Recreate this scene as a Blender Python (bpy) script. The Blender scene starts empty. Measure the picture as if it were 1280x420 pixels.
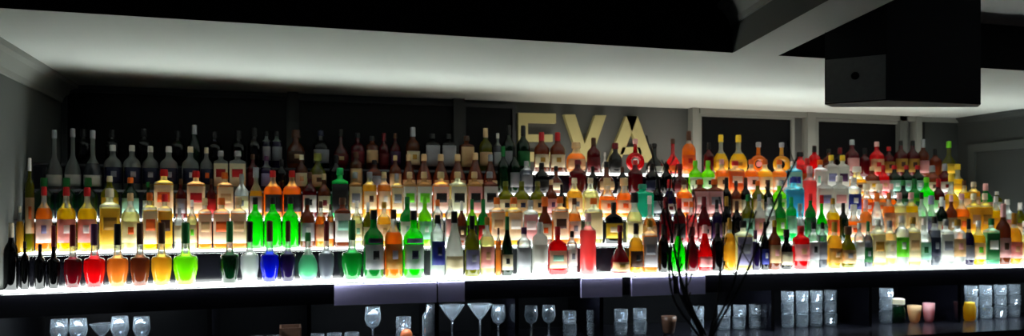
import bpy, bmesh, math, random
from mathutils import Vector
random.seed(7)
SC = bpy.context.scene
COL = SC.collection

# ------------------------------------------------------------------ camera
F = 1000.0                      # focal length in pixels of the 1280 x 420 frame
PHI = math.atan(0.283)          # the camera looks a little to the right of square-on
D = 3.46                        # distance to the front of the lowest step
EYE = 1.5
HOR = 265.0                     # picture row of the horizon
cam_d = bpy.data.cameras.new('camera'); cam = bpy.data.objects.new('camera', cam_d); COL.objects.link(cam)
cam.location = (0, -D, EYE); cam.rotation_euler = (math.pi/2, 0, -PHI)
cam_d.sensor_width = 36; cam_d.lens = 36*F/1280; cam_d.shift_y = (HOR-210)/1280
cam_d.clip_start = .05
cam_d.dof.use_dof = True; cam_d.dof.focus_distance = 2.6; cam_d.dof.aperture_fstop = 3.4
SC.camera = cam

# ------------------------------------------------------------------ world, light, exposure
SC.view_settings.view_transform = 'Standard'; SC.view_settings.look = 'None'
SC.view_settings.exposure = 0.0; SC.view_settings.gamma = 1.0; SC.view_settings.use_curve_mapping = False
SC.cycles.transparent_max_bounces = 40; SC.cycles.max_bounces = 10; SC.cycles.diffuse_bounces = 4
SC.cycles.glossy_bounces = 3; SC.cycles.transmission_bounces = 8
SC.cycles.caustics_reflective = False; SC.cycles.caustics_refractive = False
SC.cycles.sample_clamp_indirect = 4.0
W = bpy.data.worlds.new('world'); SC.world = W; W.use_nodes = True
bg = W.node_tree.nodes['Background']; bg.inputs[0].default_value = (.75, .85, 1, 1); bg.inputs[1].default_value = 0.045
L_STEP, L_LIP = 15.0, 1.5        # radiance of the lit step tops and of their front edges

# ------------------------------------------------------------------ materials
MATS = {}
def lin(c): return tuple(((v/255)/12.92 if v <= 10 else (((v/255)+.055)/1.055)**2.4) for v in c) + (1,)
def bare(name):
    m = bpy.data.materials.new(name); m.use_nodes = True; m.node_tree.nodes.clear(); return m, m.node_tree
def paint(name, rgb, rough=.6, metal=0, noise=.06, scale=8, spec=.5):
    if name in MATS: return MATS[name]
    m, t = bare(name); n = t.nodes; l = t.links
    o = n.new('ShaderNodeOutputMaterial'); b = n.new('ShaderNodeBsdfPrincipled'); l.new(b.outputs[0], o.inputs[0])
    c = lin(rgb)
    tc = n.new('ShaderNodeTexCoord'); nz = n.new('ShaderNodeTexNoise'); nz.inputs['Scale'].default_value = scale; nz.inputs['Detail'].default_value = 3
    l.new(tc.outputs['Object'], nz.inputs['Vector'])
    mx = n.new('ShaderNodeMixRGB'); mx.inputs[1].default_value = tuple(max(0, v*(1-noise)) for v in c[:3])+(1,)
    mx.inputs[2].default_value = tuple(min(1, v*(1+noise)) for v in c[:3])+(1,)
    l.new(nz.outputs[0], mx.inputs[0]); l.new(mx.outputs[0], b.inputs['Base Color'])
    b.inputs['Roughness'].default_value = rough; b.inputs['Metallic'].default_value = metal
    b.inputs['Specular IOR Level'].default_value = spec
    MATS[name] = m; return m
def emit(name, rgb, s):
    if name in MATS: return MATS[name]
    m, t = bare(name); n = t.nodes
    o = n.new('ShaderNodeOutputMaterial'); e = n.new('ShaderNodeEmission'); e.inputs[0].default_value = tuple(rgb)+(1,); e.inputs[1].default_value = s
    t.links.new(e.outputs[0], o.inputs[0]); MATS[name] = m; return m
GL = {  # glass / drink: colour, share that lets light straight through, share that scatters it
 'clear': ((225,232,228), .60), 'frosted white': ((245,245,238), .05), 'pale yellow': ((240,236,165), .40), 'yellow': ((255,215,20), .15),
 'gold': ((245,190,60), .25), 'amber': ((232,150,65), .28), 'orange': ((255,150,40), .18), 'red': ((225,15,25), .12), 'pink': ((255,105,105), .14),
 'dark red': ((105,8,22), .15), 'brown': ((125,62,34), .22), 'black': ((8,8,10), .04), 'green': ((20,150,60), .15), 'bright green': ((20,250,10), .10),
 'lime': ((150,235,20), .15), 'dark green': ((8,48,24), .15), 'olive': ((120,120,10), .18), 'teal': ((40,165,135), .12), 'emerald': ((15,205,110), .1),
 'cyan': ((40,195,225), .15), 'blue': ((10,30,200), .15), 'purple': ((40,25,75), .2), 'smoky': ((120,125,135), .45), 'mint': ((110,190,150), .35)}
def glass(key, thin=False):
    nm = 'glass_'+key.replace(' ', '_')
    if nm in MATS: return MATS[nm]
    rgb, thru = GL[key]; c = lin(rgb)
    m, t = bare(nm); n = t.nodes; l = t.links
    o = n.new('ShaderNodeOutputMaterial')
    tl = n.new('ShaderNodeBsdfTranslucent'); tl.inputs[0].default_value = c
    df = n.new('ShaderNodeBsdfDiffuse'); df.inputs[0].default_value = c
    sc = n.new('ShaderNodeMixShader'); sc.inputs[0].default_value = .35; l.new(tl.outputs[0], sc.inputs[1]); l.new(df.outputs[0], sc.inputs[2])
    tr = n.new('ShaderNodeBsdfTransparent'); tr.inputs[0].default_value = tuple(v**.6 for v in c[:3])+(1,)
    lw = n.new('ShaderNodeLayerWeight'); lw.inputs[0].default_value = .35
    mr = n.new('ShaderNodeMapRange'); mr.inputs[3].default_value = 1-thru; mr.inputs[4].default_value = min(1, 1-thru*.35)
    l.new(lw.outputs['Facing'], mr.inputs[0])
    mx = n.new('ShaderNodeMixShader'); l.new(mr.outputs[0], mx.inputs[0]); l.new(tr.outputs[0], mx.inputs[1]); l.new(sc.outputs[0], mx.inputs[2])
    gl = n.new('ShaderNodeBsdfGlossy'); gl.inputs['Roughness'].default_value = .08
    fr = n.new('ShaderNodeFresnel'); fr.inputs[0].default_value = 1.45
    m2 = n.new('ShaderNodeMixShader'); l.new(fr.outputs[0], m2.inputs[0]); l.new(mx.outputs[0], m2.inputs[1]); l.new(gl.outputs[0], m2.inputs[2])
    l.new(m2.outputs[0], o.inputs[0]); MATS[nm] = m; return m
LB = {'white': (250,247,240), 'cream': (252,238,205), 'tan': (225,190,140), 'pink': (240,180,178), 'red': (200,25,30), 'black': (14,12,14), 'navy': (22,28,62),
 'blue': (40,50,150), 'yellow': (245,205,50), 'orange': (235,110,30), 'gold': (190,145,50), 'grey': (150,150,158), 'green': (20,110,50), 'lime': (120,220,40),
 'brown': (80,45,25), 'silver': (185,185,190), 'mint': (165,215,195), 'purple': (85,40,85), 'lavender': (150,145,185), 'dark red': (110,10,22)}
def pap(key):
    nm = 'paper_'+key.replace(' ', '_')
    if nm in MATS: return MATS[nm]
    m = paint(nm, LB[key], .55, noise=.1, scale=60); t = m.node_tree; n = t.nodes
    b = [x for x in n if x.type == 'BSDF_PRINCIPLED'][0]; o = [x for x in n if x.type == 'OUTPUT_MATERIAL'][0]
    tl = n.new('ShaderNodeBsdfTranslucent'); tl.inputs[0].default_value = lin(LB[key])
    mx = n.new('ShaderNodeMixShader'); mx.inputs[0].default_value = .5
    t.links.new(b.outputs[0], mx.inputs[1]); t.links.new(tl.outputs[0], mx.inputs[2]); t.links.new(mx.outputs[0], o.inputs[0]); return m
def capm(key): return paint('cap_'+key.replace(' ', '_'), LB[key], .35, .0 if key not in ('gold', 'silver') else .6, noise=.03)

# ------------------------------------------------------------------ mesh helpers
def obj(name, bm, mat, parent=None, smooth=False, loc=None):
    me = bpy.data.meshes.new(name); bmesh.ops.recalc_face_normals(bm, faces=bm.faces); bm.to_mesh(me); bm.free()
    for m in (mat if isinstance(mat, (list, tuple)) else [mat]): me.materials.append(m)
    if smooth:
        for p in me.polygons: p.use_smooth = True
    o = bpy.data.objects.new(name, me); COL.objects.link(o)
    if parent: o.parent = parent
    if loc: o.location = loc
    return o
def tag(o, label, cat, group=None, kind=None):
    if label: o['label'] = label
    if cat: o['category'] = cat
    if group: o['group'] = group
    if kind: o['kind'] = kind
    return o
def empty(name, loc, rz=0):
    o = bpy.data.objects.new(name, None); COL.objects.link(o); o.location = loc; o.rotation_euler = (0, 0, rz); o.empty_display_size = .05; return o
def bx(bm, x0, x1, y0, y1, z0, z1, bev=0):
    r = bmesh.ops.create_cube(bm, size=1)
    for v in r['verts']: v.co = Vector(((x0+x1)/2+v.co.x*(x1-x0), (y0+y1)/2+v.co.y*(y1-y0), (z0+z1)/2+v.co.z*(z1-z0)))
    if bev: bmesh.ops.bevel(bm, geom=[e for e in bm.edges if all(v in r['verts'] for v in e.verts)], offset=bev, segments=2, affect='EDGES')
    return bm
def box(name, x0, x1, y0, y1, z0, z1, mat, parent=None, bev=0):
    return obj(name, bx(bmesh.new(), x0, x1, y0, y1, z0, z1, bev), mat, parent)
def prism(bm, pts, z0, z1):      # plan polygon raised from z0 to z1
    a = [bm.verts.new((p[0], p[1], z0)) for p in pts]; b = [bm.verts.new((p[0], p[1], z1)) for p in pts]; n = len(pts)
    bm.faces.new(a); bm.faces.new(b)
    for i in range(n): bm.faces.new((a[i], a[(i+1) % n], b[(i+1) % n], b[i]))
    return bm
def rings(bm, prof, seg=20, cx=0, cy=0, ce=2.0, cap=True, split=None, closed=False):
    """prof: (z, rx, ry, exponent)"""
    R = []
    for (z, rx, ry, e) in prof:
        r = []
        for i in range(seg):
            a = 2*math.pi*i/seg; c, s = math.cos(a), math.sin(a)
            r.append(bm.verts.new((cx+rx*math.copysign(abs(c)**(2/e), c), cy+ry*math.copysign(abs(s)**(2/e), s), z)))
        R.append(r)
    for k in range(len(R)-1):
        for i in range(seg):
            f = bm.faces.new((R[k][i], R[k][(i+1) % seg], R[k+1][(i+1) % seg], R[k+1][i]))
            if split is not None and (prof[k][0]+prof[k+1][0])/2 > split: f.material_index = 1
    if closed:
        for i in range(seg): bm.faces.new((R[-1][i], R[-1][(i+1) % seg], R[0][(i+1) % seg], R[0][i]))
    elif cap:
        bm.faces.new(R[0]); f = bm.faces.new(R[-1])
        if split is not None: f.material_index = 1
    return bm
def tube(bm, pts, rads, seg=6):
    R = []
    for k, p in enumerate(pts):
        p = Vector(p); d = (Vector(pts[min(k+1, len(pts)-1)])-Vector(pts[max(k-1, 0)])).normalized()
        u = d.orthogonal().normalized(); v = d.cross(u)
        if R and k: 
            u = (pu - d*pu.dot(d)).normalized(); v = d.cross(u)
        pu = u
        R.append([bm.verts.new(p+(u*math.cos(2*math.pi*i/seg)+v*math.sin(2*math.pi*i/seg))*rads[k]) for i in range(seg)])
    for k in range(len(R)-1):
        for i in range(seg): bm.faces.new((R[k][i], R[k][(i+1) % seg], R[k+1][(i+1) % seg], R[k+1][i]))
    bm.faces.new(R[0]); bm.faces.new(R[-1]); return bm

# ------------------------------------------------------------------ the place: where things stand
XL, XR = -1.03, 4.22            # side walls
YB = 0.80                       # back wall
ZS = EYE+.61                    # soffit
YF = -.74                       # front edge of the soffit
def bend(x): return 0.0 if x > .4 else -.15*((.4-x)/1.45)**1.6
def ray(px):
    u = (px-640)/F; return math.sin(PHI)+u*math.cos(PHI), math.cos(PHI)-u*math.sin(PHI)
def X_at(px, y, curved=False):
    dx, dy = ray(px); Y = y; x = 0
    for _ in range(12):
        x = (Y+D)*dx/dy
        Y = y+(bend(x) if curved else 0)
    return x
def scale_at(px, y):            # pixels per metre where that line of sight meets depth y
    return F*ray(px)[1]/(y+D)
def Z_at(px, py, y): return EYE-(py-HOR)/scale_at(px, y)
def on_plane(px, py, z):        # the point of a level plane seen at a pixel
    t = (z-EYE)/((HOR-py)/F); dx, dy = ray(px); return (t*dx, -D+t*dy)

HT = [EYE-.290, EYE-.157, EYE-.030, EYE+.095, EYE+.208]     # tops of the five steps
YT = [0.0, .12, .24, .36, .48]                               # their front edges
DEEP = [.12, .12, .12, .12, .16]

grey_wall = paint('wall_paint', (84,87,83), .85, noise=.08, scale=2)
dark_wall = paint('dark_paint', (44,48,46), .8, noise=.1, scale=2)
white_paint = paint('ceiling_paint', (188,193,187), .9, noise=.04, scale=1.5)
black_paint = paint('black_paint', (4,4,6), .6, noise=.1, spec=.15)
black_gloss = paint('black_gloss', (9,9,14), .12, noise=.1)
dark_glass = paint('dark_window_glass', (6,6,8), .35, noise=.3, scale=3, spec=.12)
trim_paint = paint('trim_paint', (128,130,124), .6, noise=.05)
floor_m = paint('floor_wood', (60,42,30), .5, noise=.3, scale=5)

# room
tag(box('floor', XL-.1, XR+.1, -4.6, YB+.1, -.1, 0, floor_m), None, None, kind='structure')
tag(box('wall_back', XL-.1, XR+.1, YB, YB+.1, 0, 2.5, paint('back_wall_paint', (80,82,80), .8, noise=.06, scale=2)), None, None, kind='structure')
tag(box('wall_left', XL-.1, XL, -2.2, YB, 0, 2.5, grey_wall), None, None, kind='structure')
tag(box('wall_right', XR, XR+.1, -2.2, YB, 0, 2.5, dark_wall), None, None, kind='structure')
# soffit over the bar and the beam that runs out from it, with black-sided recesses between
bA, bB = on_plane(905, 70, ZS), on_plane(959, 74, ZS)
bC, bD = on_plane(1034, 0, ZS), on_plane(1115, 0, ZS)
def along(p, q, k): return (p[0]+(q[0]-p[0])*k, p[1]+(q[1]-p[1])*k)
bC2, bD2 = along(bA, bC, 1.6), along(bB, bD, 1.6)
ZC = EYE+.80
sf = bmesh.new(); prism(sf, [(XL, YF), (XL, YB), (XR, YB), (XR, YF)], ZS, ZC)
soffit = obj('ceiling', sf, [white_paint, black_paint])
for p in soffit.data.polygons:
    if abs(p.normal.y) > .9: p.material_index = 1
tag(soffit, None, None, kind='structure')
beam = obj('ceiling_beam', prism(bmesh.new(), [(bA[0], YF), (bB[0], YF), bD2, bC2], ZS, ZC), [white_paint, grey_wall])
for p in beam.data.polygons:
    if abs(p.normal.z) < .5: p.material_index = 1
tag(beam, None, None, kind='structure')
tag(box('ceiling_recess', XL-.1, bA[0]+.05, -4.6, YF, ZC+.0, ZC+.06, black_paint), None, None, kind='structure')
tag(box('ceiling_recess', bA[0]+.05, XR+.1, -4.6, YF, ZC+.0, ZC+.06, paint('recess_paint', (205,208,205), .9)), None, None, kind='structure')
# crown moulding along beam side and left wall
def strip(p, q, prof, mat, name):
    p = Vector((p[0], p[1], 0)); q = Vector((q[0], q[1], 0)); d = (q-p).normalized(); s = Vector((d.y, -d.x, 0))
    bm = bmesh.new(); A = [bm.verts.new(p+s*a+Vector((0, 0, z))) for a, z in prof]; B = [bm.verts.new(q+s*a+Vector((0, 0, z))) for a, z in prof]; n = len(prof)
    bm.faces.new(A); bm.faces.new(B)
    for i in range(n): bm.faces.new((A[i], A[(i+1) % n], B[(i+1) % n], B[i]))
    return tag(obj(name, bm, mat), None, None, kind='structure')
crown = lambda z, k=1: [(0, z), (0, z-.09*k), (.012*k, z-.09*k), (.018*k, z-.07*k), (.05*k, z-.03*k), (.07*k, z-.02*k), (.075*k, z)]
strip((XL, -2.2), (XL, YB), crown(ZS), trim_paint, 'trim_1')
strip(bC2, (bA[0], YF), [(-a, z) for a, z in crown(ZC-.005, .9)], trim_paint, 'trim_2')
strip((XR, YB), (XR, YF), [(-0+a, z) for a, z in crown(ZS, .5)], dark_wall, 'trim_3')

# back wall: dark windows, posts, header
def wallbox(name, px0, px1, z0, z1, y0, mat, kind='structure', y1=YB):
    o = box(name, X_at(px0, y0), X_at(px1, y0), y0, y1, z0, z1, mat); tag(o, None, None, kind=kind); return o
zw0 = 1.3
wn = 0
for (a, b, top) in ((84, 358, 2.07), (374, 566, 2.07), (582, 640, 2.07), (876, 989, ZS-.045), (1022, 1121, ZS-.05)):
    wn += 1
    x0, x1 = X_at(a, YB-.02), X_at(b, YB-.02)
    g = box('window_%d' % wn, x0, x1, YB-.012, YB-.004, zw0, top, dark_glass); tag(g, None, None, kind='structure')
    fb = bmesh.new(); t = .018
    bx(fb, x0-t, x0, YB-.03, YB, zw0, top+t); bx(fb, x1, x1+t, YB-.03, YB, zw0, top+t); bx(fb, x0, x1, YB-.03, YB, top, top+t); bx(fb, x0, x1, YB-.03, YB, zw0-t, zw0)
    obj('window_frame', fb, trim_paint if a > 700 else paint('old_frame', (40,42,44), .7), g)
wallbox('wall_post', 359, 373, zw0, ZS, YB-.05, paint('post_paint', (48,50,49), .8))
wallbox('wall_post', 567, 581, zw0, ZS, YB-.05, paint('post_paint', (48,50,49), .8))
wallbox('wall_post', 866, 874, zw0, ZS, YB-.06, trim_paint)
wallbox('wall_post', 1010, 1020, zw0, ZS, YB-.06, trim_paint)
wallbox('wall_post', 1125, 1134, zw0, ZS, YB-.05, grey_wall)
wallbox('wall_post', 1146, 1153, zw0, ZS, YB-.06, trim_paint)
wallbox('wall_panel', 1156, 1206, zw0, ZS-.02, YB-.03, dark_wall)
tag(box('trim_4', X_at(870, YB), XR, YB-.05, YB, ZS-.03, ZS, trim_paint), None, None, kind='structure')
# door outline on the right wall
db = bmesh.new(); bx(db, XR-.02, XR, .05, .10, 0, 1.93); bx(db, XR-.02, XR, .62, .67, 0, 1.93); bx(db, XR-.02, XR, .10, .62, 1.88, 1.93)
dr = tag(obj('door_1', db, paint('door_trim', (56,60,57), .7)), None, None, kind='structure')
box('door_panel', XR-.008, XR-.001, .1, .62, 0, 1.88, paint('door_face', (38,42,40), .7), dr)

# the three letters on the grey panel
sign = tag(empty('letter_sign', (X_at(725, YB-.03), YB-.01, 1.77)), 'cream letters spelling EVA on the grey panel behind the top step', 'sign')
letm = paint('letter_cream', (176,166,112), .6, noise=.06, scale=20)
def letter(ch, polys):
    bm = bmesh.new(); y0 = YB-.035
    for poly in polys:
        pts = [(X_at(px, y0)-sign.location.x, Z_at(px, py, y0)-1.77) for px, py in poly]
        a = [bm.verts.new((x, y0-sign.location.y, z)) for x, z in pts]; b = [bm.verts.new((x, .008, z)) for x, z in pts]; n = len(a)
        bm.faces.new(a); bm.faces.new(b)
        for i in range(n): bm.faces.new((a[i], a[(i+1) % n], b[(i+1) % n], b[i]))
    o = obj('letter_'+ch.lower(), bm, letm, sign); o['label'] = 'cream letter '+ch
letter('E', [[(648,141),(695,142),(695,154),(648,153)], [(648,153),(660,153),(660,190),(648,190)], [(660,168),(691,168),(691,177),(660,177)], [(648,190),(695,190),(695,202),(648,202)]])
letter('V', [[(705,143),(719,143),(731,180),(731,202),(725,202)], [(758,144),(744,144),(731,180),(731,202),(738,202)]])
letter('A', [[(783,145),(797,145),(790,165),(775,203),(760,203)], [(783,145),(797,145),(818,203),(803,203),(790,165)], [(778,184),(800,184),(803,193),(775,193)]])

# ------------------------------------------------------------------ the stepped shelf
def curved_slab(x0, x1, y0, y1, z0, z1, n=None):
    n = n or max(2, int((x1-x0)/.08)); bm = bmesh.new(); R = []
    for i in range(n+1):
        x = x0+(x1-x0)*i/n; b = bend(x)
        R.append([bm.verts.new((x, y0+b, z0)), bm.verts.new((x, y1+b, z0)), bm.verts.new((x, y1+b, z1)), bm.verts.new((x, y0+b, z1))])
    for i in range(n):
        for k in range(4): bm.faces.new((R[i][k], R[i][(k+1) % 4], R[i+1][(k+1) % 4], R[i+1][k]))
    bm.faces.new(R[0]); bm.faces.new(R[-1]); return bm
unit = tag(empty('stepped_back_bar', (1.6, 0, 0)), 'black stepped bottle shelf with glowing white steps along the back wall', 'shelf')
XEND = (None, None, X_at(1256, .24), X_at(1209, .36), X_at(1196, .48))
def U(name, bm, mat):
    o = obj(name, bm, mat, unit); o.location = (-1.6, 0, 0); return o
lit, lip = emit('lit_acrylic', (.93, 1, .97), L_STEP), emit('lit_edge', (.93, 1, .98), L_LIP)
lit_dim, lip_dim = emit('lit_acrylic_low', (1, .95, .85), L_STEP*.45), emit('lit_edge_low', (.93, 1, .98), L_LIP*.5)
off = paint('unlit_acrylic', (70,72,74), .25)
XA, XZ = XL+.006, XR-.006
SEG = [ [(XA, XA+.012, off, off), (XA+.012, XZ, lit, lip)], [(XA, XA+.045, off, off), (XA+.045, XZ, lit, lip)], [(XA, XA+.06, off, off), (XA+.06, XZ, lit, lip)],
        [(XA, X_at(470, .36), off, off), (X_at(470, .36), X_at(880, .36), lit_dim, lip), (X_at(880, .36), XZ, lit, lip)],
        [(XA, X_at(658, .48), off, off), (X_at(658, .48), X_at(868, .48), lit_dim, lip), (X_at(868, .48), XZ, lit_dim, lip_dim)] ]
for k in range(5):
    for (a, b, mt, ml) in SEG[k]:
        b = min(b, XEND[k] or b)
        U('step_top', curved_slab(a, b, YT[k]+.006-(.018 if k == 0 else 0), YT[k]+DEEP[k], HT[k]-.009, HT[k]), mt)
        U('step_edge', curved_slab(a, b, YT[k]-(.018 if k == 0 else 0), YT[k]+.006-(.018 if k == 0 else 0), HT[k]-.009, HT[k]), ml)
    zlow = HT[k-1] if k else HT[0]-.10
    U('riser', curved_slab(XA, XEND[k] or XZ, YT[k]+.004, YT[k]+.012, zlow+.001, HT[k]-.0145), black_gloss)
U('carcass', curved_slab(XA, XZ, .03, YB+.14, HT[0]-.10, HT[0]-.012), black_paint) if False else None
# fascia below the lowest step: lavender reflections painted as panels on the black
lavender_refl = paint('lavender_reflection', (196,190,250), .5, noise=.12, scale=9)
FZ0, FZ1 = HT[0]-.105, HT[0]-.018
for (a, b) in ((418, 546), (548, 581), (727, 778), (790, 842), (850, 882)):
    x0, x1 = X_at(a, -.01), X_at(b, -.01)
    o = U('painted_reflection', bx(bmesh.new(), x0, x1, -.008, .003, FZ0, FZ1), lavender_refl); o['label'] = 'pale lavender reflection painted as a panel on the fascia'
# recess under the steps: floor is the back counter
CZ = .905
U('recess_back', bx(bmesh.new(), XA, XZ, .46, .48, CZ, HT[0]-.03), black_paint)
U('end_panel', bx(bmesh.new(), XA-.004, XA+.012, -.15, .02, CZ, HT[0]-.10), black_paint)
U('end_panel', bx(bmesh.new(), XA-.004, XA+.012, .02, .455, CZ, HT[0]-.045), black_paint)
U('recess_top', curved_slab(XA, XZ, .013, .46, HT[0]-.040, HT[0]-.030), black_paint)
for px in (262, 386, 546, 646, 752, 966, 1088, 1199):
    x = X_at(px, .02); U('divider', bx(bmesh.new(), x-.009, x+.009, .02, .455, CZ, HT[0]-.041), black_gloss)
cnt = tag(box('back_counter', XA, XZ, -.26, .5, CZ-.04, CZ-.001, paint('counter_stone', (22,22,28), .2, noise=.3, scale=30)), 'dark stone back counter running below the stepped bottle shelf', 'counter')
cab = tag(box('counter_cabinet', XA, XZ, -.2, .5, 0, CZ-.041, black_paint), 'black cabinet base under the dark back counter', 'cabinet')

# ------------------------------------------------------------------ bottles
SHAPES = {  # profile (height, radius), squareness, depth/width, label from-to, cap from, cap radius, drink level
 'spirit':  ([(0,.9),(.015,1),(.56,1),(.62,.94),(.67,.75),(.71,.5),(.75,.36),(.80,.31),(.95,.31)], 2, 1, (.14,.5), .86, .34, .66, 'round-shouldered bottle'),
 'tall':    ([(0,.92),(.012,1),(.68,1),(.72,.93),(.76,.6),(.79,.40),(.83,.36),(.95,.36)], 2, 1, (.2,.58), .86, .40, .72, 'tall straight bottle'),
 'box':     ([(0,.96),(.012,1),(.70,1),(.735,.96),(.765,.6),(.79,.36),(.95,.36)], 5, .85, (.11,.68), .86, .42, .66, 'square bottle'),
 'wine':    ([(0,.94),(.01,1),(.54,1),(.60,.95),(.66,.75),(.71,.45),(.76,.35),(.99,.33)], 2, 1, (.12,.44), .78, .36, .7, 'wine-shaped bottle'),
 'burgundy':([(0,.94),(.01,1),(.40,1),(.50,.92),(.60,.68),(.70,.43),(.8,.33),(.99,.31)], 2, 1, (.1,.36), .76, .35, .7, 'slope-shouldered bottle'),
 'orb':     ([(0,.55),(.02,.62),(.10,.88),(.22,1),(.34,.97),(.45,.8),(.53,.55),(.58,.34),(.64,.27),(.95,.26)], 2, .6, (.12,.38), .82, .3, .5, 'rounded flask bottle'),
 'squat':   ([(0,.68),(.015,.78),(.10,.82),(.18,.92),(.25,1),(.41,1),(.45,.90),(.47,.52),(.50,.38),(.6,.33),(.92,.31)], 2, 1, None, .66, .34, .445, 'squat flared bottle'),
 'flask':   ([(0,.92),(.012,1),(.58,1),(.64,.92),(.69,.6),(.73,.28),(.95,.26)], 4, .5, (.14,.5), .82, .3, .62, 'broad flat bottle'),
 'cone':    ([(0,.92),(.015,1),(.32,1),(.42,.95),(.56,.72),(.70,.45),(.80,.33),(.96,.3)], 2, 1, (.1,.32), .82, .36, .98, 'conical bottle'),
 'decanter':([(0,.86),(.02,1),(.24,1),(.34,.9),(.44,.62),(.52,.34),(.58,.26),(.96,.24)], 2, 1, (.05,.24), .86, .3, .4, 'long-necked decanter'),
 'jug':     ([(0,.8),(.02,.9),(.2,1),(.42,1),(.54,.88),(.62,.62),(.67,.42),(.72,.36),(.95,.36)], 2, .9, (.12,.44), .8, .46, .58, 'broad-shouldered jug bottle'),
}
STEPN = ['lowest step', 'second step', 'third step', 'fourth step', 'top step']
ORD = ['first', 'second', 'third', 'fourth', 'fifth', 'sixth', 'seventh', 'eighth', 'ninth', 'tenth', 'eleventh', 'twelfth']
NUM = ['zero', 'one', 'two', 'three', 'four', 'five', 'six', 'seven', 'eight', 'nine', 'ten', 'eleven', 'twelve']

def patch(shape, w, h, z0, z1, ang, off):
    prof, e, dr, *_ = SHAPES[shape]
    def rad(z):
        for k in range(len(prof)-1):
            if prof[k][0] <= z <= prof[k+1][0]:
                t = (z-prof[k][0])/max(1e-6, prof[k+1][0]-prof[k][0]); return prof[k][1]+(prof[k+1][1]-prof[k][1])*t
        return prof[-1][1]
    bm = bmesh.new(); n = 8; zs = [z0, z0+(z1-z0)*.33, z0+(z1-z0)*.66, z1]; G = [[], []]
    for side, of in enumerate((off, off-.0011)):
        for z in zs:
            r = rad(z); row = []
            for i in range(n+1):
                a = -math.pi/2+(-ang+2*ang*i/n)
                c, s = math.cos(a), math.sin(a)
                x = math.copysign(abs(c)**(2/e), c)*(w/2*r+of); y = math.copysign(abs(s)**(2/e), s)*(w/2*r*dr+of)
                row.append(bm.verts.new((x, y, z*h)))
            G[side].append(row)
    for side in (0, 1):
        for k in range(3):
            for i in range(n): bm.faces.new((G[side][k][i], G[side][k][i+1], G[side][k+1][i+1], G[side][k+1][i]))
    for i in range(n):
        bm.faces.new((G[0][0][i], G[0][0][i+1], G[1][0][i+1], G[1][0][i])); bm.faces.new((G[0][3][i], G[0][3][i+1], G[1][3][i+1], G[1][3][i]))
    for k in range(3):
        bm.faces.new((G[0][k][0], G[0][k+1][0], G[1][k+1][0], G[1][k][0])); bm.faces.new((G[0][k][n], G[0][k+1][n], G[1][k+1][n], G[1][k][n]))
    return bm

def make_bottle(loc, rz, w, h, shape, gls, label, cap):
    root = empty('bottle', loc, rz)
    if shape == 'ring':
        bm = bmesh.new(); R = w/2*.72; r = w/2*.28; cz = R+r+.012
        P = [(R*math.sin(2*math.pi*i/20), 0, cz-R*math.cos(2*math.pi*i/20)) for i in range(20)]
        V = []
        for i, p in enumerate(P):
            a = 2*math.pi*i/20; c = Vector((math.sin(a), 0, -math.cos(a)))
            V.append([bm.verts.new(Vector(p)+c*r*math.cos(2*math.pi*j/10)+Vector((0, 1, 0))*r*1.2*math.sin(2*math.pi*j/10)) for j in range(10)])
        for i in range(20):
            for j in range(10): bm.faces.new((V[i][j], V[(i+1) % 20][j], V[(i+1) % 20][(j+1) % 10], V[i][(j+1) % 10]))
        rings(bm, [(0, w*.30, r*1.2, 3), (.008, w*.31, r*1.25, 3), (.018, w*.26, r*1.1, 3)], 16)
        zt = cz+R+r*.7; nt = max(h*.9, zt+.03)
        rings(bm, [(zt, w*.13, w*.13, 2), (zt+(nt-zt)*.4, w*.10, w*.10, 2), (nt, w*.10, w*.10, 2)], 12)
        obj('glass_ring', bm, glass(gls), root, True)
        c = rings(bmesh.new(), [(nt-.012, w*.13, w*.13, 2), (nt+.012, w*.14, w*.14, 2), (nt+.016, w*.1, w*.1, 2)], 12)
        obj('cap', c, capm(cap), root, False)
        if label:
            m = rings(bmesh.new(), [(-.004, w*.16, w*.16, 2), (.004, w*.16, w*.16, 2)], 16)
            for v in m.verts: v.co = Vector((v.co.x, v.co.z-r*.5, v.co.y+cz))
            obj('medallion', m, pap(label.split('/')[0]), root)
        return root
    prof, e, dr, lz, c0, cr, lvl, noun = SHAPES[shape]
    # soften the neck back to a round section
    P = []
    for z, r in prof:
        k = 1 if r > .7 else max(0, (r-.4)/.3)
        P.append((z*h, r*w/2, r*w/2*(dr*k+(1-k)*max(dr, .9)), 2+(e-2)*k))
    bm = rings(bmesh.new(), P, 20, split=lvl*h if gls != 'black' else None)
    upper = glass('clear') if gls in ('pale yellow', 'yellow', 'gold', 'amber', 'pink', 'orange', 'clear', 'smoky', 'purple', 'blue', 'mint', 'cyan') or shape == 'squat' else glass(gls)
    obj('glass_body', bm, [glass(gls), upper], root, True)
    if cap:
        r = w/2*cr; c = bmesh.new()
        rings(c, [(c0*h, r, r, 2), (c0*h+.003, r*1.04, r*1.04, 2), (h-.004, r*.98, r*.98, 2), (h, r*.85, r*.85, 2)], 14)
        obj('cap', c, capm(cap), root, False)
    if label and lz:
        parts = label.split('/')
        ang = 1.15 if e < 3 else 1.1
        lb = obj('label', patch(shape, w, h, lz[0], lz[1], ang, .0012), pap(parts[0]), root, True)
        if len(parts) > 1:
            d = lz[1]-lz[0]
            obj('emblem', patch(shape, w, h, lz[0]+d*.4, lz[0]+d*.75, .30, .0020), pap(parts[1]), lb, True)
            pass
        if len(parts) > 2:
            obj('shoulder_label', patch(shape, w, h, lz[1]+.02, lz[1]+.09, .8, .0012), pap(parts[2]), root, True)
    return root

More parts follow.
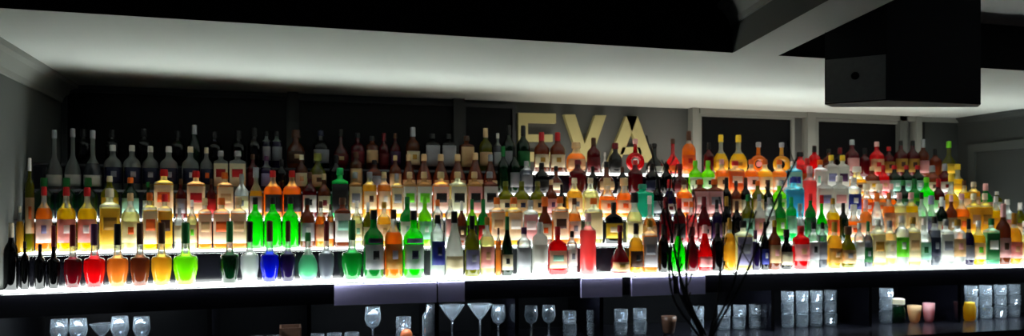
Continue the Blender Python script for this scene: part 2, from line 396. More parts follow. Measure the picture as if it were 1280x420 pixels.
# px of the middle, width px, height px, shape, drink or glass, label/emblem/second label, cap
T1 = '''
11 22 84 wine,black,,cream
31 18 60 spirit,black,,black
50 18 56 spirit,black,,black
67 20 79 squat,black,,dark red
91 24 79 squat,dark red,,dark red
118 29 79 squat,red,,purple
147 27 78 squat,amber,,black
175 26 78 squat,brown,,brown
202 27 78 squat,gold,,brown
232 28 77 squat,lime,,green
287 24 77 squat,dark green,,green
312 25 76 squat,clear,,black
337 24 76 squat,blue,,brown
360 21 75 squat,purple,,brown
385 31 60 orb,mint,,green
408 21 74 squat,smoky,,dark red
440 23 74 squat,green,,green
467 24 86 spirit,green,silver/black/navy,black
492 22 86 spirit,orange,gold/silver,brown
517 24 84 spirit,bright green,silver/navy/lavender,black
547 17 78 tall,clear,blue/navy,black
568 21 82 cone,frosted white,cream,black
590 18 76 wine,olive,lavender/grey,black
609 18 74 spirit,pale yellow,pink/tan,gold
623 9 60 tall,amber,,brown
634 15 74 burgundy,dark green,cream/black,green
655 16 60 tall,clear,silver,purple
675 18 66 tall,frosted white,white,white
697 24 60 flask,red,cream/mint,red
715 14 54 tall,clear,white/grey,black
735 18 76 tall,pink,,pink
775 21 60 decanter,dark red,tan/gold,dark red
795 17 62 wine,gold,brown/black,black
812 18 66 box,amber,silver/grey,gold
829 12 60 wine,black,,black
848 15 58 burgundy,bright green,,black
865 16 56 jug,dark red,,dark red
881 18 58 cone,red,pink,pink
897 14 60 wine,black,,black
912 13 66 wine,gold,,gold
929 19 62 box,pale yellow,lavender/grey,black
944 12 50 wine,purple,,purple
956 12 60 wine,black,blue/silver,black
968 17 62 spirit,brown,tan/pink,gold
983 14 50 jug,black,cream,black
1001 18 54 tall,red,pink/tan,red
1017 12 58 tall,clear,silver/black,black
1028 10 58 tall,smoky,grey,black
1043 16 58 wine,gold,gold/tan,gold
1060 17 52 jug,olive,tan/grey,brown
1074 11 56 tall,clear,white,white
1085 12 58 wine,smoky,green/grey,green
1097 17 60 box,pale yellow,cream/gold,white
1112 14 58 tall,pale yellow,white/cream,silver
1127 15 64 tall,clear,lime/white,white
1141 15 62 box,pale yellow,cream/tan,gold
1155 15 60 spirit,clear,mint/green,white
1168 13 62 tall,smoky,navy/grey,black
1182 15 58 box,clear,white/grey,silver
1197 16 58 tall,clear,tan/pink,gold
1211 12 58 wine,purple,grey,black
1223 15 56 spirit,yellow,cream/lime,white
1239 15 58 box,mint,green/white,green
1254 15 76 wine,brown,pink/brown,pink
1268 15 64 wine,gold,pink/tan,gold
1281 13 54 spirit,pale yellow,cream,white
'''
T2 = '''
25 15 58 spirit,gold,,cream
37 19 118 tall,olive,tan/orange,white
55 19 82 spirit,orange,white/lavender,red
83 19 81 spirit,yellow,pink/white,red
109 19 80 spirit,yellow,pink/white,red
137 22 78 box,pale yellow,yellow/gold,cream
163 20 72 spirit,pale yellow,cream/orange,tan
187 20 72 box,yellow,cream/orange,orange
206 20 70 box,gold,yellow/brown,red
224 12 52 tall,clear,cream,grey
240 17 62 spirit,pale yellow,cream/lime,white
256 21 64 box,orange,cream/tan,tan
277 21 64 box,orange,cream/orange,orange
298 21 64 box,amber,cream/tan,tan
319 20 64 spirit,bright green,,black
341 20 64 spirit,bright green,,black
363 20 64 spirit,bright green,,black
384 20 62 spirit,brown,silver/white,black
401 15 58 spirit,orange,tan,brown
413 9 54 tall,amber,white,brown
428 21 62 box,brown,white/mint,brown
446 16 58 spirit,pale yellow,cream/mint,white
460 13 56 wine,olive,cream,white
480 16 56 spirit,gold,cream/tan,gold
509 17 62 spirit,green,white/mint,green
531 17 62 spirit,lime,mint/white,lime
547 14 58 tall,clear,white/blue,orange
563 12 58 tall,clear,pink,cream
577 11 56 wine,brown,brown/tan,white
590 14 58 wine,lime,black/grey,green
604 14 58 wine,green,red/white,green
621 17 60 box,amber,cream/tan,orange
642 19 60 box,gold,cream/white,orange
663 18 56 box,clear,pink/white,silver
681 17 60 jug,brown,cream/orange,orange
700 19 60 box,amber,cream/brown,orange
718 15 58 spirit,amber,white/grey,brown
742 19 58 box,pale yellow,cream,orange
767 20 52 flask,black,yellow/cream,black
793 20 64 jug,pale yellow,cream/gold,black
812 18 60 orb,amber,tan/white,white
832 14 58 wine,dark red,,dark red
849 14 56 wine,dark red,black,red
864 13 52 spirit,pink,pink,orange
880 15 58 burgundy,dark red,pink/black,dark red
896 13 54 wine,purple,purple,black
908 13 58 wine,black,tan/black,gold
921 12 52 wine,black,,brown
935 15 60 spirit,olive,mint/green,green
949 14 60 spirit,frosted white,pink/tan,grey
962 13 56 tall,clear,white,silver
975 13 60 spirit,green,lime/white,green
989 14 56 tall,emerald,mint,emerald
1000 13 48 jug,clear,silver/cream,silver
1013 12 60 spirit,green,green/black,red
1027 14 58 orb,bright green,mint/grey,red
1041 14 54 spirit,yellow,orange/yellow,gold
1054 12 48 wine,dark green,,black
1067 16 46 jug,orange,cream/orange,white
1082 13 52 wine,amber,cream,pink
1096 15 60 cone,clear,white/cream,orange
1111 12 60 tall,orange,tan,amber
1124 14 60 tall,pale yellow,cream/yellow,pink
1139 14 60 tall,yellow,cream/white,pink
1152 13 60 spirit,clear,white,black
1164 14 56 jug,smoky,lavender/grey,lavender
1177 12 54 wine,dark green,cream/red,white
1189 13 56 spirit,brown,tan/white,pink
1202 16 58 spirit,orange,yellow/orange,pink
1217 14 58 box,yellow,yellow/tan,cream
1231 14 58 box,yellow,yellow/gold,cream
1245 13 54 spirit,yellow,yellow,white
1259 15 50 spirit,clear,pink/tan,white
1275 12 46 wine,olive,tan,white
'''
T3 = '''
55 20 52 wine,dark green,,green
83 20 52 wine,dark green,,green
110 20 52 wine,dark green,,green
137 18 54 spirit,olive,yellow/cream,cream
163 18 52 spirit,dark green,mint/orange,orange
185 14 46 spirit,dark green,white,green
205 25 62 box,gold,cream/orange,red
226 14 50 spirit,dark red,grey,brown
245 24 60 box,amber,cream/red,red
264 14 50 spirit,dark red,red,brown
281 21 58 box,amber,cream/tan,orange
302 17 56 spirit,clear,cream/grey,grey
320 17 64 jug,gold,silver/black,grey
341 23 60 spirit,orange,black,red
365 23 60 spirit,orange,black,red
387 19 58 spirit,dark red,white/black,brown
405 18 56 spirit,brown,cream/dark red,tan
425 23 63 box,emerald,black,emerald
444 18 58 box,tan,cream/grey,grey
462 17 58 tall,gold,cream/brown,grey
480 17 58 tall,amber,cream/white,tan
496 16 56 box,gold,cream/grey,grey
512 18 58 box,tan,white/lime,tan
530 19 58 box,tan,white/lime,tan
551 20 58 box,orange,white/black,tan
572 20 58 box,pale yellow,white/black,tan
593 19 58 box,tan,pink/black,tan
612 19 58 box,brown,white/black,grey
632 18 46 spirit,olive,cream/black,olive
652 18 46 spirit,olive,tan/navy,olive
672 18 46 spirit,olive,tan/black,olive
689 16 48 spirit,brown,pink/purple,tan
702 12 42 wine,black,,black
718 20 50 spirit,gold,cream/grey,cream
738 20 50 spirit,pale yellow,cream/tan,cream
759 20 50 jug,orange,cream/orange,tan
780 20 50 jug,orange,cream/orange,tan
803 24 42 box,teal,,teal
822 13 48 wine,black,silver,black
837 15 48 burgundy,purple,white/dark red,red
855 18 48 spirit,orange,white/orange,brown
875 18 48 box,brown,pink/white,orange
893 18 48 box,brown,pink/grey,orange
908 12 50 wine,black,,black
920 13 46 spirit,brown,tan,black
932 12 50 wine,black,cream,brown
947 15 46 spirit,olive,tan/cream,orange
960 13 44 wine,dark green,grey,black
974 16 46 spirit,lime,cream/lime,white
992 21 50 box,cyan,cyan,blue
1012 15 64 tall,pink,,pink
1030 18 52 box,frosted white,white/lavender,white
1049 18 52 box,frosted white,white/pink,white
1067 16 50 tall,clear,blue/white,white
1083 16 42 jug,orange,orange/white,cream
1099 15 42 jug,amber,tan/orange,cream
1114 15 42 orb,orange,orange/yellow,pink
1129 14 46 spirit,dark green,green/mint,green
1143 15 48 spirit,green,lime/green,green
1158 16 50 spirit,bright green,white/lime,lime
1173 13 48 wine,dark red,white/red,red
1189 19 54 orb,yellow,yellow,yellow
1205 13 46 spirit,yellow,cream,brown
1217 14 44 tall,gold,tan/cream,cream
1232 14 42 wine,green,pink/green,pink
1246 10 32 tall,olive,white,white
'''
T4 = '''
68 21 74 decanter,clear,white,silver
91 22 76 decanter,clear,white,silver
116 22 74 decanter,smoky,white,silver
141 21 56 spirit,clear,navy/grey,white
165 21 56 spirit,clear,navy/grey,white
188 21 55 spirit,clear,navy/grey,white
211 21 55 spirit,clear,navy/grey,white
238 20 55 spirit,clear,navy/silver,cream
258 18 54 spirit,clear,navy/orange,cream
276 19 50 box,clear,cream/red,silver
297 20 50 box,clear,cream/red,silver
316 14 46 spirit,dark red,dark red,brown
333 14 44 spirit,purple,lavender,purple
352 13 40 wine,black,,black
377 16 46 spirit,brown,cream/tan,cream
397 21 48 jug,olive,tan/brown,olive
420 15 46 wine,black,,black
445 14 50 tall,brown,tan,brown
468 17 40 spirit,brown,grey,black
494 16 46 spirit,brown,tan/brown,tan
511 19 48 cone,brown,tan,tan
530 19 48 cone,brown,tan,tan
551 20 48 cone,brown,tan,tan
572 20 48 cone,brown,tan,tan
594 20 50 cone,brown,tan,tan
613 18 48 cone,brown,tan,grey
629 15 58 wine,dark green,,green
643 13 58 wine,dark green,grey,black
658 14 40 tall,smoky,grey,silver
677 17 38 wine,black,black,black
695 17 34 orb,brown,cream,black
722 20 42 spirit,dark red,,dark red
741 15 34 wine,black,,black
758 24 40 orb,brown,tan,black
778 14 34 wine,black,black,brown
794 19 42 spirit,dark red,,red
815 16 38 wine,black,navy,black
833 14 38 wine,black,,black
850 20 38 orb,dark red,dark red,dark red
869 15 42 spirit,lime,white/black,lime
885 15 42 spirit,lime,white/black,lime
902 15 44 spirit,orange,tan/brown,pink
919 19 42 box,amber,orange/cream,red
939 16 44 spirit,orange,white/brown,orange
956 17 44 spirit,gold,cream/brown,orange
974 17 44 spirit,amber,white/grey,orange
992 17 42 box,cyan,mint/blue,white
1009 14 46 tall,red,orange,red
1025 15 44 box,clear,white/mint,orange
1039 14 50 box,frosted white,white/lavender,yellow
1053 14 50 box,frosted white,white/purple,yellow
1071 20 36 jug,gold,tan/brown,white
1090 17 36 spirit,brown,cream/yellow,tan
1104 14 38 spirit,red,pink/tan,red
1118 15 38 spirit,dark green,mint/white,red
1133 14 38 spirit,dark green,mint/silver,red
1147 15 38 spirit,dark green,mint/white,red
1165 17 38 wine,brown,cream/brown,silver
1181 15 40 wine,dark red,white/dark red,silver
1197 19 40 orb,yellow,yellow,yellow
'''
T5 = '''
104 16 44 wine,black,,black
140 16 44 wine,black,,black
180 16 46 wine,black,,black
222 16 44 wine,black,,black
243 16 52 burgundy,dark green,,silver
268 16 44 wine,black,,black
298 16 46 wine,black,,black
318 16 50 wine,black,,black
333 12 46 tall,purple,grey,black
346 12 46 tall,purple,grey,black
370 20 48 jug,brown,brown/tan,brown
401 18 48 spirit,black,grey,navy
426 18 50 orb,dark red,dark red/tan,black
447 16 46 spirit,dark red,dark red,black
465 16 42 tall,brown,tan,black
480 15 46 wine,dark red,dark red,dark red
494 14 46 spirit,dark red,purple,brown
516 16 54 wine,brown,cream/gold,silver
540 17 46 box,black,silver,black
560 17 46 box,black,silver,black
583 16 44 box,brown,tan,brown
607 16 54 wine,olive,tan,tan
622 13 48 spirit,smoky,silver,white
636 15 58 wine,dark green,grey,black
654 15 58 wine,dark green,green,black
677 17 50 wine,brown,cream/gold,red
697 17 50 wine,brown,cream/gold,red
720 24 38 jug,amber,tan/red,tan
742 15 44 wine,dark red,dark red,brown
756 10 26 orb,frosted white,white,white
769 17 38 jug,black,black,dark red
794 27 44 ring,red,white,pink
818 19 38 decanter,black,white,black
841 16 44 decanter,red,orange,brown
861 15 54 wine,orange,orange/red,brown
886 14 40 wine,dark red,,black
901 20 50 orb,yellow,yellow/gold,yellow
923 20 50 orb,yellow,yellow/gold,yellow
948 24 42 ring,orange,pink,silver
977 25 42 ring,gold,,silver
1000 16 30 jug,red,red,black
1018 13 38 wine,red,,black
1036 13 34 spirit,brown,brown,black
1050 12 36 wine,black,,dark red
1065 15 46 spirit,dark red,pink,silver
1081 12 36 wine,dark red,,black
1096 15 44 spirit,red,tan/red,pink
1111 13 38 spirit,dark red,gold/brown,red
1126 14 46 spirit,dark red,gold/brown,black
1141 14 46 spirit,dark red,gold/brown,black
1154 12 48 wine,brown,pink,silver
1169 13 36 wine,brown,,black
1186 17 46 orb,olive,yellow,lime
'''
GL['tan'] = ((190,150,95), .15)
for k_ in ('amber', 'olive', 'teal', 'emerald', 'cyan'): LB[k_] = {'amber': (190,100,30), 'olive': (120,125,50), 'teal': (60,160,135), 'emerald': (20,190,100), 'cyan': (60,180,215)}[k_]

def parse(t):
    out = []
    for ln in t.strip().splitlines():
        a = ln.split(' ', 3); s = a[3].split(',')
        out.append([float(a[0]), float(a[1]), float(a[2]), s[0], s[1], s[2], s[3]])
    return out
for k, T in enumerate((T1, T2, T3, T4, T5)):
    rows = parse(T); y = YT[k]+(.054 if k else .046)
    P = []
    for r in rows:
        x = X_at(r[0], y, True); s = scale_at(r[0], y+bend(x)); P.append([x, y+bend(x), min(r[1]*1.12*(.95 if r[3] == 'box' else 1)/s, .104), min(r[2]/s, .46)])
    if k == 0: P[0][1] = max(P[0][1], y+bend(P[0][0]))
    for p in P:   # keep inside the walls
        p[0] = min(max(p[0], XL+.012+p[2]/2), XR-.012-p[2]/2)
    for _ in range(40):   # neighbours never touch
        for i in range(len(P)-1):
            need = (P[i][2]+P[i+1][2])/2*1.03+.0015; gap = P[i+1][0]-P[i][0]
            if gap < need:
                d = need-gap; P[i][2] -= d*.5; P[i+1][2] -= d*.5
    looks = []
    for r in rows:
        noun = 'ring-shaped bottle' if r[3] == 'ring' else SHAPES[r[3]][7]
        lb = r[5].split('/'); L = '%s %s' % (r[4], noun)
        L += (', %s label' % lb[0]) if r[5] and r[3] != 'squat' else ''
        L += ', %s cap' % r[6]
        looks.append(L)
    for i, r in enumerate(rows):
        x, yy, w, h = P[i]
        b = make_bottle((x, yy, HT[k]+.0005), random.uniform(-.12, .12)-.25*(x-.9)/2, w, h, r[3], r[4], r[5], r[6])
        same = [j for j in range(len(rows)) if looks[j] == looks[i]]
        if len(same) == 1: lab = '%s, on the %s' % (looks[i], STEPN[k])
        else: lab = '%s, %s of %s from left, %s' % (looks[i], ORD[same.index(i)], NUM[len(same)], STEPN[k])
        tag(b, lab, 'bottle', 'bottles on the '+STEPN[k])

# ------------------------------------------------------------------ glasses and odds and ends on the back counter
def lathe(prof, seg=20, flat=False):
    return rings(bmesh.new(), [(z, r, r, 2) for r, z in prof], seg)
barglass = None
def clear_mat():
    m, t = bare('bar_glass'); n = t.nodes; l = t.links
    o = n.new('ShaderNodeOutputMaterial'); tr = n.new('ShaderNodeBsdfTransparent'); tr.inputs[0].default_value = (.9, .93, .95, 1)
    gl = n.new('ShaderNodeBsdfGlossy'); gl.inputs['Roughness'].default_value = .12; gl.inputs[0].default_value = (.9, .95, 1, 1)
    tl = n.new('ShaderNodeBsdfTranslucent'); tl.inputs[0].default_value = (.8, .88, .92, 1)
    df = n.new('ShaderNodeBsdfDiffuse'); df.inputs[0].default_value = (.8, .88, .92, 1)
    a = n.new('ShaderNodeMixShader'); a.inputs[0].default_value = .5; l.new(tl.outputs[0], a.inputs[1]); l.new(df.outputs[0], a.inputs[2])
    lw = n.new('ShaderNodeLayerWeight'); lw.inputs[0].default_value = .4
    mr = n.new('ShaderNodeMapRange'); mr.inputs[3].default_value = .22; mr.inputs[4].default_value = .8; l.new(lw.outputs['Facing'], mr.inputs[0])
    b = n.new('ShaderNodeMixShader'); l.new(mr.outputs[0], b.inputs[0]); l.new(tr.outputs[0], b.inputs[1])
    c = n.new('ShaderNodeMixShader'); c.inputs[0].default_value = .5; l.new(a.outputs[0], c.inputs[1]); l.new(gl.outputs[0], c.inputs[2])
    l.new(c.outputs[0], b.inputs[2]); l.new(b.outputs[0], o.inputs[0]); return m
barglass = clear_mat()
def martini(x, y, k=1, z=CZ):
    o = empty('cocktail_glass', (x, y, z))
    obj('foot', lathe([(.036*k, 0), (.037*k, .003), (.008, .007), (.004, .012)]), barglass, o, True)
    obj('stem', lathe([(.004, .012), (.0035, .05*k), (.0045, .095*k)], 10), barglass, o, True)
    obj('bowl', rings(bmesh.new(), [(z_, r, r, 2) for r, z_ in [(.0045, .095*k), (.03*k, .125*k), (.056*k, .165*k), (.0575*k, .166*k), (.054*k, .165*k), (.028*k, .127*k), (.003, .10*k)]], 24), barglass, o, True)
    return o
def wineglass(x, y, k=1, z=CZ):
    o = empty('wine_glass', (x, y, z))
    obj('foot', lathe([(.034*k, 0), (.035*k, .003), (.008, .006), (.004, .012)]), barglass, o, True)
    obj('stem', lathe([(.004, .012), (.0035, .05*k), (.005, .08*k)], 10), barglass, o, True)
    obj('bowl', rings(bmesh.new(), [(z_, r, r, 2) for r, z_ in [(.005, .08*k), (.028*k, .095*k), (.038*k, .125*k), (.033*k, .18*k), (.0315*k, .18*k), (.036*k, .125*k), (.026*k, .098*k), (.003, .085*k)]], 22), barglass, o, True)
    return o
def tumbler(x, y, z, r=.032, h=.06, rz=0):
    o = empty('tumbler', (x, y, z), rz); bm = bmesh.new()
    P = [(0, r*.88), (.003, r*.95), (h*.14, r*.98), (h*.28, r), (h*.42, r*1.01), (h*.56, r*1.02), (h*.7, r*1.03), (h, r*1.04), (h, r*.98), (.012, r*.84)]
    R = []
    for q, (z_, rr) in enumerate(P):
        cut = .15 if 1 < q < 7 else 0
        R.append([bm.verts.new((rr*(1+cut*((i+q) % 2)-cut/2)*math.cos(math.pi*i/9), rr*(1+cut*((i+q) % 2)-cut/2)*math.sin(math.pi*i/9), z_)) for i in range(18)])
    for k in range(len(R)-1):
        for i in range(18): bm.faces.new((R[k][i], R[k][(i+1) % 18], R[k+1][(i+1) % 18], R[k+1][i]))
    bm.faces.new(R[0]); bm.faces.new(R[-1])
    obj('cut_wall', bm, barglass, o, False)
    return o
YG = .14
def gx(px, y=YG): return X_at(px, y)
CELL = {}
def named(o, what, where, group, cat='glass'):
    tag(o, '%s, %s' % (what, where), cat, group); return o
named(martini(gx(124), YG+.045, .8), 'clear cocktail glass', 'among the wine glasses at the far left end', 'cocktail glasses on the back counter')
named(martini(gx(565), YG, 1.02), 'clear cocktail glass', 'just right of the tall clear carafe', 'cocktail glasses on the back counter')
named(martini(gx(600), YG, 1.02), 'clear cocktail glass', 'second of the pair beside the clear carafe', 'cocktail glasses on the back counter')
for px, k_, wh in ((74, .9, 'first glass right of the crate at the left end'), (98, .9, 'left of the lone cocktail glass at the left end'), (150, .92, 'right of the lone cocktail glass at the left end'),
                   (177, .9, 'fifth glass from the left end of the counter'), (466, .95, 'left of the orange fruit bowl on the counter'), (623, .9, 'between a cocktail glass and the black divider'),
                   (664, .85, 'first glass right of the black divider'), (686, .85, 'left of the first stack of cut tumblers')):
    named(wineglass(gx(px), YG, k_), 'clear wine glass', wh, 'wine glasses on the back counter')
# stacks of cut tumblers: first px, last px, columns, rows high
stacks = [(296, 342, 3, 1, 'under the blue squat bottle'), (396, 440, 3, 1, 'under the green squat bottle'), (495, 514, 1, 2, 'under the orange bottle'),
          (712, 742, 2, 2, 'under the pink bottle'), (776, 800, 2, 2, 'left of the twig vase'), (872, 905, 2, 2, 'right of the twig vase'), (924, 944, 2, 2, 'two bays right of the vase'),
          (984, 1038, 4, 3, 'in the bay with tallest stack'), (1104, 1112, 1, 3, 'beside the green jar'), (1214, 1268, 4, 3, 'in the bay at the right end')]
for (a, b, nc, nr, wh) in stacks:
    for c in range(nc):
        px = a+(b-a)*(c/(nc-1) if nc > 1 else .5); x = gx(px)
        s = scale_at(px, YG); r = .9*min(.034, ((b-a)/max(1, nc-1))/s/2/1.14) if nc > 1 else .032
        for rr in range(nr):
            if wh.endswith('right end') and rr == 0 and c == 0: pass
            col = '' if nc == 1 else ', %s column' % ORD[c]
            row = 'only one high' if nr == 1 else ['bottom row', 'middle row' if nr == 3 else 'top row', 'top row'][rr]
            o = tumbler(x, YG+random.uniform(-.004, .004), CZ+rr*.061+.0005, r, .060, random.uniform(0, .3))
            tag(o, 'cut tumbler %s, %s%s' % (wh, row, col), 'glass', 'cut tumblers on the back counter')
# tall clear decanter
dc = rings(bmesh.new(), [(0, .026, .026, 2), (.01, .03, .03, 2), (.13, .03, .03, 2), (.155, .014, .014, 2), (.18, .012, .012, 2)], 18)
tag(obj('carafe', dc, barglass, None, True, (gx(534), YG-.05, CZ)), 'tall clear glass carafe under the blue-labelled bottle', 'carafe')
# brown crates
def crate(px, w, h, label, y=YG):
    o = empty('wooden_crate', (gx(px, y), y, CZ)); wd = paint('crate_wood', (92,62,44), .6, noise=.25, scale=20); t = .008
    for s in (-1, 1):
        box('side_board', s*w/2-(t if s > 0 else 0), s*w/2+(t if s < 0 else 0), -.06, .06, 0, h, wd, o)
    box('front_board', -w/2+t, w/2-t, -.06, -.052, 0, h*.42, wd, o); box('back_board', -w/2+t, w/2-t, .052, .06, 0, h, wd, o)
    box('base_board', -w/2+t, w/2-t, -.052, .052, 0, t, wd, o); box('top_rail', -w/2+t, w/2-t, -.06, -.052, h-.012, h, wd, o)
    return tag(o, label, 'crate')
crate(44, .085, .10, 'brown wooden crate at the far left end of the counter', .03)
crate(363, .09, .10, 'small brown wooden crate on the counter under the squat bottles')
# fruit bowl: oranges in a bowl
bw = tag(obj('bowl', rings(bmesh.new(), [(0, .02, .02, 2), (.03, .034, .034, 2), (.045, .04, .04, 2), (.044, .037, .037, 2), (.012, .018, .018, 2)], 20), barglass, None, True, (gx(505), YG-.075, CZ)), 'small glass bowl holding an orange slice wedge', 'bowl')
om = bmesh.new(); bmesh.ops.create_uvsphere(om, u_segments=16, v_segments=10, radius=.027)
tag(obj('orange', om, paint('orange_peel', (215,110,60), .5, noise=.2, scale=40), None, True, (gx(505), YG-.075, CZ+.052)), 'orange fruit resting in the small glass bowl', 'fruit')
# jar, cream cups at the right
def lathed_thing(name, prof, mat, px, y, label, cat, group=None, z=CZ):
    return tag(obj(name, rings(bmesh.new(), [(zz, r, r, 2) for r, zz in prof], 20), mat, None, True, (gx(px, y), y, z)), label, cat, group)
jar = empty('jar', (gx(1123, YG-.03), YG-.03, CZ))
obj('glass_body', rings(bmesh.new(), [(0, .03, .03, 2), (.005, .034, .034, 2), (.07, .034, .034, 2), (.085, .028, .028, 2), (.1, .028, .028, 2)], 20), glass('dark green'), jar, True)
obj('lid', rings(bmesh.new(), [(.1, .032, .032, 2), (.128, .032, .032, 2), (.132, .02, .02, 2)], 20), pap('cream'), jar, False)
tag(jar, 'dark green jar with cream lid standing in a bay near the counter end', 'jar')
lathed_thing('cup', [(.02, 0), (.026, .01), (.034, .06), (.036, .09), (.033, .09), (.03, .06), (.02, .012)], pap('tan'), 1143, YG-.03, 'tan cup on the counter between the green jar and pink cup', 'cup')
lathed_thing('cup', [(.018, 0), (.024, .01), (.03, .06), (.031, .1), (.028, .1), (.026, .06), (.016, .012)], pap('pink'), 1161, YG-.03, 'pale pink cup on the counter right of the tan cup', 'cup')
lathed_thing('jar', [(.024, 0), (.03, .01), (.032, .07), (.026, .09), (.026, .1), (.01, .102)], pap('yellow'), 1212, YG-.06, 'mustard yellow jar in front of the rightmost tumbler stack', 'jar')
# light bars tucked up under the recess
lb_m = emit('recess_light', (.75, .88, 1), 70.0)
for (a, b, wh) in ((52, 185, 'over the leftmost cocktail glasses'), (290, 345, 'over the tumblers beside the small crate'), (396, 440, 'under the green squat bottle'), (460, 538, 'over the orange'), (553, 636, 'over the middle cocktail glasses'),
               (706, 745, 'over tumblers under the pink bottle'), (770, 806, 'over tumblers left of the twig vase'), (862, 950, 'over tumblers right of the twig vase'), (976, 1045, 'over the tallest tumbler stack'),
               (1098, 1170, 'over the green jar'), (1207, 1280, 'over the tumblers at the right end')):
    x0, x1 = X_at(a, .03), min(X_at(b, .03), XR-.02); z = HT[0]-.0405
    o = empty('light_bar', ((x0+x1)/2, .045, z))
    box('housing', (x0-x1)/2, (x1-x0)/2, -.02, .02, -.008, -.0005, black_paint, o)
    box('lamp_strip', (x0-x1)/2+.005, (x1-x0)/2-.005, -.014, .014, -.011, -.0085, lb_m, o)
    tag(o, 'slim white light bar under the shelf '+wh, 'light', 'light bars under the shelf')

# ------------------------------------------------------------------ loudspeaker hanging by the beam
def hang_pt(px, Z, py=None):
    dx, dy = ray(px); return (Z*dx, -D+Z*dy)
sp = [hang_pt(1031, 2.72), hang_pt(1109, 2.62), hang_pt(1226, 2.72), hang_pt(1222, 2.79), hang_pt(1040, 2.79)]
zb = EYE+(HOR-128.5)*2.68/F
spo = sp[1]; spk = empty('loudspeaker', (spo[0], spo[1], zb))
rel = [(p[0]-spo[0], p[1]-spo[1]) for p in sp]
cb = prism(bmesh.new(), rel, 0, ZC-zb-.002)
box_m = paint('speaker_black', (20,19,22), .75, noise=.15, scale=12); side_m = paint('speaker_grille', (150,151,146), .8, noise=.15, scale=60)
cabo = obj('cabinet', cb, box_m, spk)
a, b = Vector(rel[0]), Vector(rel[1]); n2 = Vector((b.y-a.y, a.x-b.x)).normalized()
if n2.y > 0: n2 = -n2
g = bmesh.new(); pa = a+(b-a)*.02; pb = a+(b-a)*.98
prism(g, [tuple(pa), tuple(pb), tuple(pb+n2*.006), tuple(pa+n2*.006)], .004, .15)
obj('grille', g, side_m, spk)
c = a+(b-a)*.5+n2*.007; m = bmesh.new(); bmesh.ops.create_cone(m, cap_ends=True, segments=16, radius1=.014, radius2=.011, depth=.006)
from mathutils import Matrix
rot = Vector((n2.x, n2.y, 0)).to_track_quat('Z', 'Y').to_matrix().to_4x4()
bmesh.ops.transform(m, matrix=Matrix.Translation((c.x, c.y, .088)) @ rot, verts=m.verts)
obj('badge', m, black_paint, spk)
tag(spk, 'black wedge-shaped loudspeaker hanging from the ceiling beside the white beam', 'loudspeaker')

# ------------------------------------------------------------------ front bar top and the vase of twigs on it
BZ = 1.08
bar = empty('front_bar', (1.4, -2.05, 0))
box('counter_top', -1.9, 1.9, -.24, .24, BZ-.05, BZ, paint('bar_wood', (48,30,20), .3, noise=.25, scale=6), bar)
box('bar_body', -1.85, 1.85, -.16, .16, 0, BZ-.05, black_paint, bar)
tag(bar, 'dark wooden front bar counter carrying the vase of bare twigs', 'counter')
def PT(px, py, Z): dx, dy = ray(px); return Vector((Z*dx, -D+Z*dy, EYE-(py-HOR)*Z/F))
ZV = 1.55; v0 = PT(884, 440, ZV)
vs = empty('vase', (v0.x, v0.y, BZ))
vp = [(0, .030), (.01, .036), (.04, .048), (.08, .046), (.115, .034), (.135, .032), (.145, .037), (.143, .033), (.13, .028), (.08, .040), (.02, .034)]
obj('vase_body', rings(bmesh.new(), [(z, r, r, 2) for z, r in vp], 22), paint('vase_glaze', (48,34,28), .35, noise=.2, scale=15), vs, True)
tag(vs, 'small dark brown ceramic vase holding bare twigs on the front bar', 'vase')
twig_m = paint('twig_bark', (14,12,12), .8, noise=.2, scale=40)
mouth = Vector((v0.x, v0.y, BZ+.135))
TW = [([(862,410),(848,365),(836,318),(828,262),(820,215),(813,180)], 'leaning left, tallest'), ([(866,412),(856,372),(848,330),(850,290),(842,245),(846,205)], 'upright behind the green bottle'),
      ([(868,415),(862,380),(858,340),(861,300),(870,262),(866,232)], 'with a kink leaning right'), ([(860,415),(844,378),(836,330),(839,295),(830,262)], 'short and leaning left'),
      ([(900,412),(925,358),(948,306),(968,256),(985,220),(999,193)], 'long straight, reaching far right'), ([(890,412),(898,370),(901,320),(906,282),(899,246)], 'upright before the black bottles'),
      ([(897,412),(913,366),(924,325),(935,288),(940,262)], 'shorter one beside the long straight one'), ([(864,408),(852,352),(843,312),(834,258),(838,225),(827,200)], 'thin wavy one among upright twigs')]
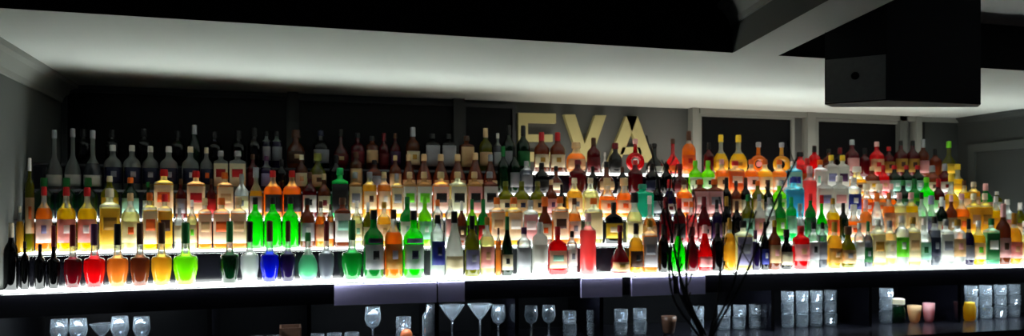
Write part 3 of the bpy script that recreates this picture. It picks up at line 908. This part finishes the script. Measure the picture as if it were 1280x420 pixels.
for i, (pts, wh) in enumerate(TW):
    P = [mouth+Vector(((i % 3-1)*.006, (i % 2)*.008-.004, -.11))]+[PT(px, py, ZV+.03*math.sin(i*1.7+j*.6)*min(1, j/2)) for j, (px, py) in enumerate(pts)]
    P[1] = mouth+Vector(((i % 3-1)*.005, (i % 2)*.008-.004, .02))
    Q = []
    for j in range(len(P)-1):
        for t in (0, .25, .5, .75):
            a_ = P[max(j-1, 0)]; b_, c_ = P[j], P[j+1]; d_ = P[min(j+2, len(P)-1)]
            Q.append(.5*((2*b_)+(c_-a_)*t+(2*a_-5*b_+4*c_-d_)*t*t+(3*b_-a_-3*c_+d_)*t**3))
    Q.append(P[-1]); n = len(Q)
    bm = bmesh.new(); tube(bm, Q, [.0030*(1-.6*j/n) for j in range(n)], 6)
    rnd = random.Random(i)
    for j in range(7, n-2, 3):   # side shoots and buds
        d = Vector((rnd.uniform(-1, 1), rnd.uniform(-.4, .4), rnd.uniform(.5, 1.2))).normalized(); l = rnd.uniform(.015, .045)
        tube(bm, [Q[j], Q[j]+d*l*.6, Q[j]+d*l+Vector((0, 0, .006))], [.0012, .0009, .0017], 5)
    tag(obj('twig', bm, twig_m, None, True), 'dark bare twig in the vase, '+wh, 'twig', 'twigs in the vase')

# ------------------------------------------------------------------ wall lamp added out of view to light the recess on the right
wl = empty('added_wall_lamp', (XR-.09, -2.0, 2.0))
obj('lamp_shade', rings(bmesh.new(), [(-.06, .03, .03, 2), (.05, .07, .07, 2), (.05, .065, .065, 2), (-.05, .026, .026, 2)], 20), pap('cream'), wl, True)
box('bracket', .02, .09, -.015, .015, -.05, -.02, black_paint, wl)
obj('bulb', rings(bmesh.new(), [(-.045, .01, .01, 2), (-.01, .024, .024, 2), (.015, .024, .024, 2), (.03, .01, .01, 2)], 14), emit('added_lamp_glow', (1, .95, .88), 160), wl, True)
tag(wl, 'added cream uplight lamp for the recess, out of view on the right side wall', 'lamp')

lathed_thing('cup', [(.022, 0), (.028, .01), (.036, .06), (.038, .085), (.034, .085), (.031, .06), (.02, .012)], paint('cup_glaze', (96,66,48), .35, noise=.15, scale=20), 836, YG-.04, 'brown cup on the back counter behind the left twigs', 'cup')
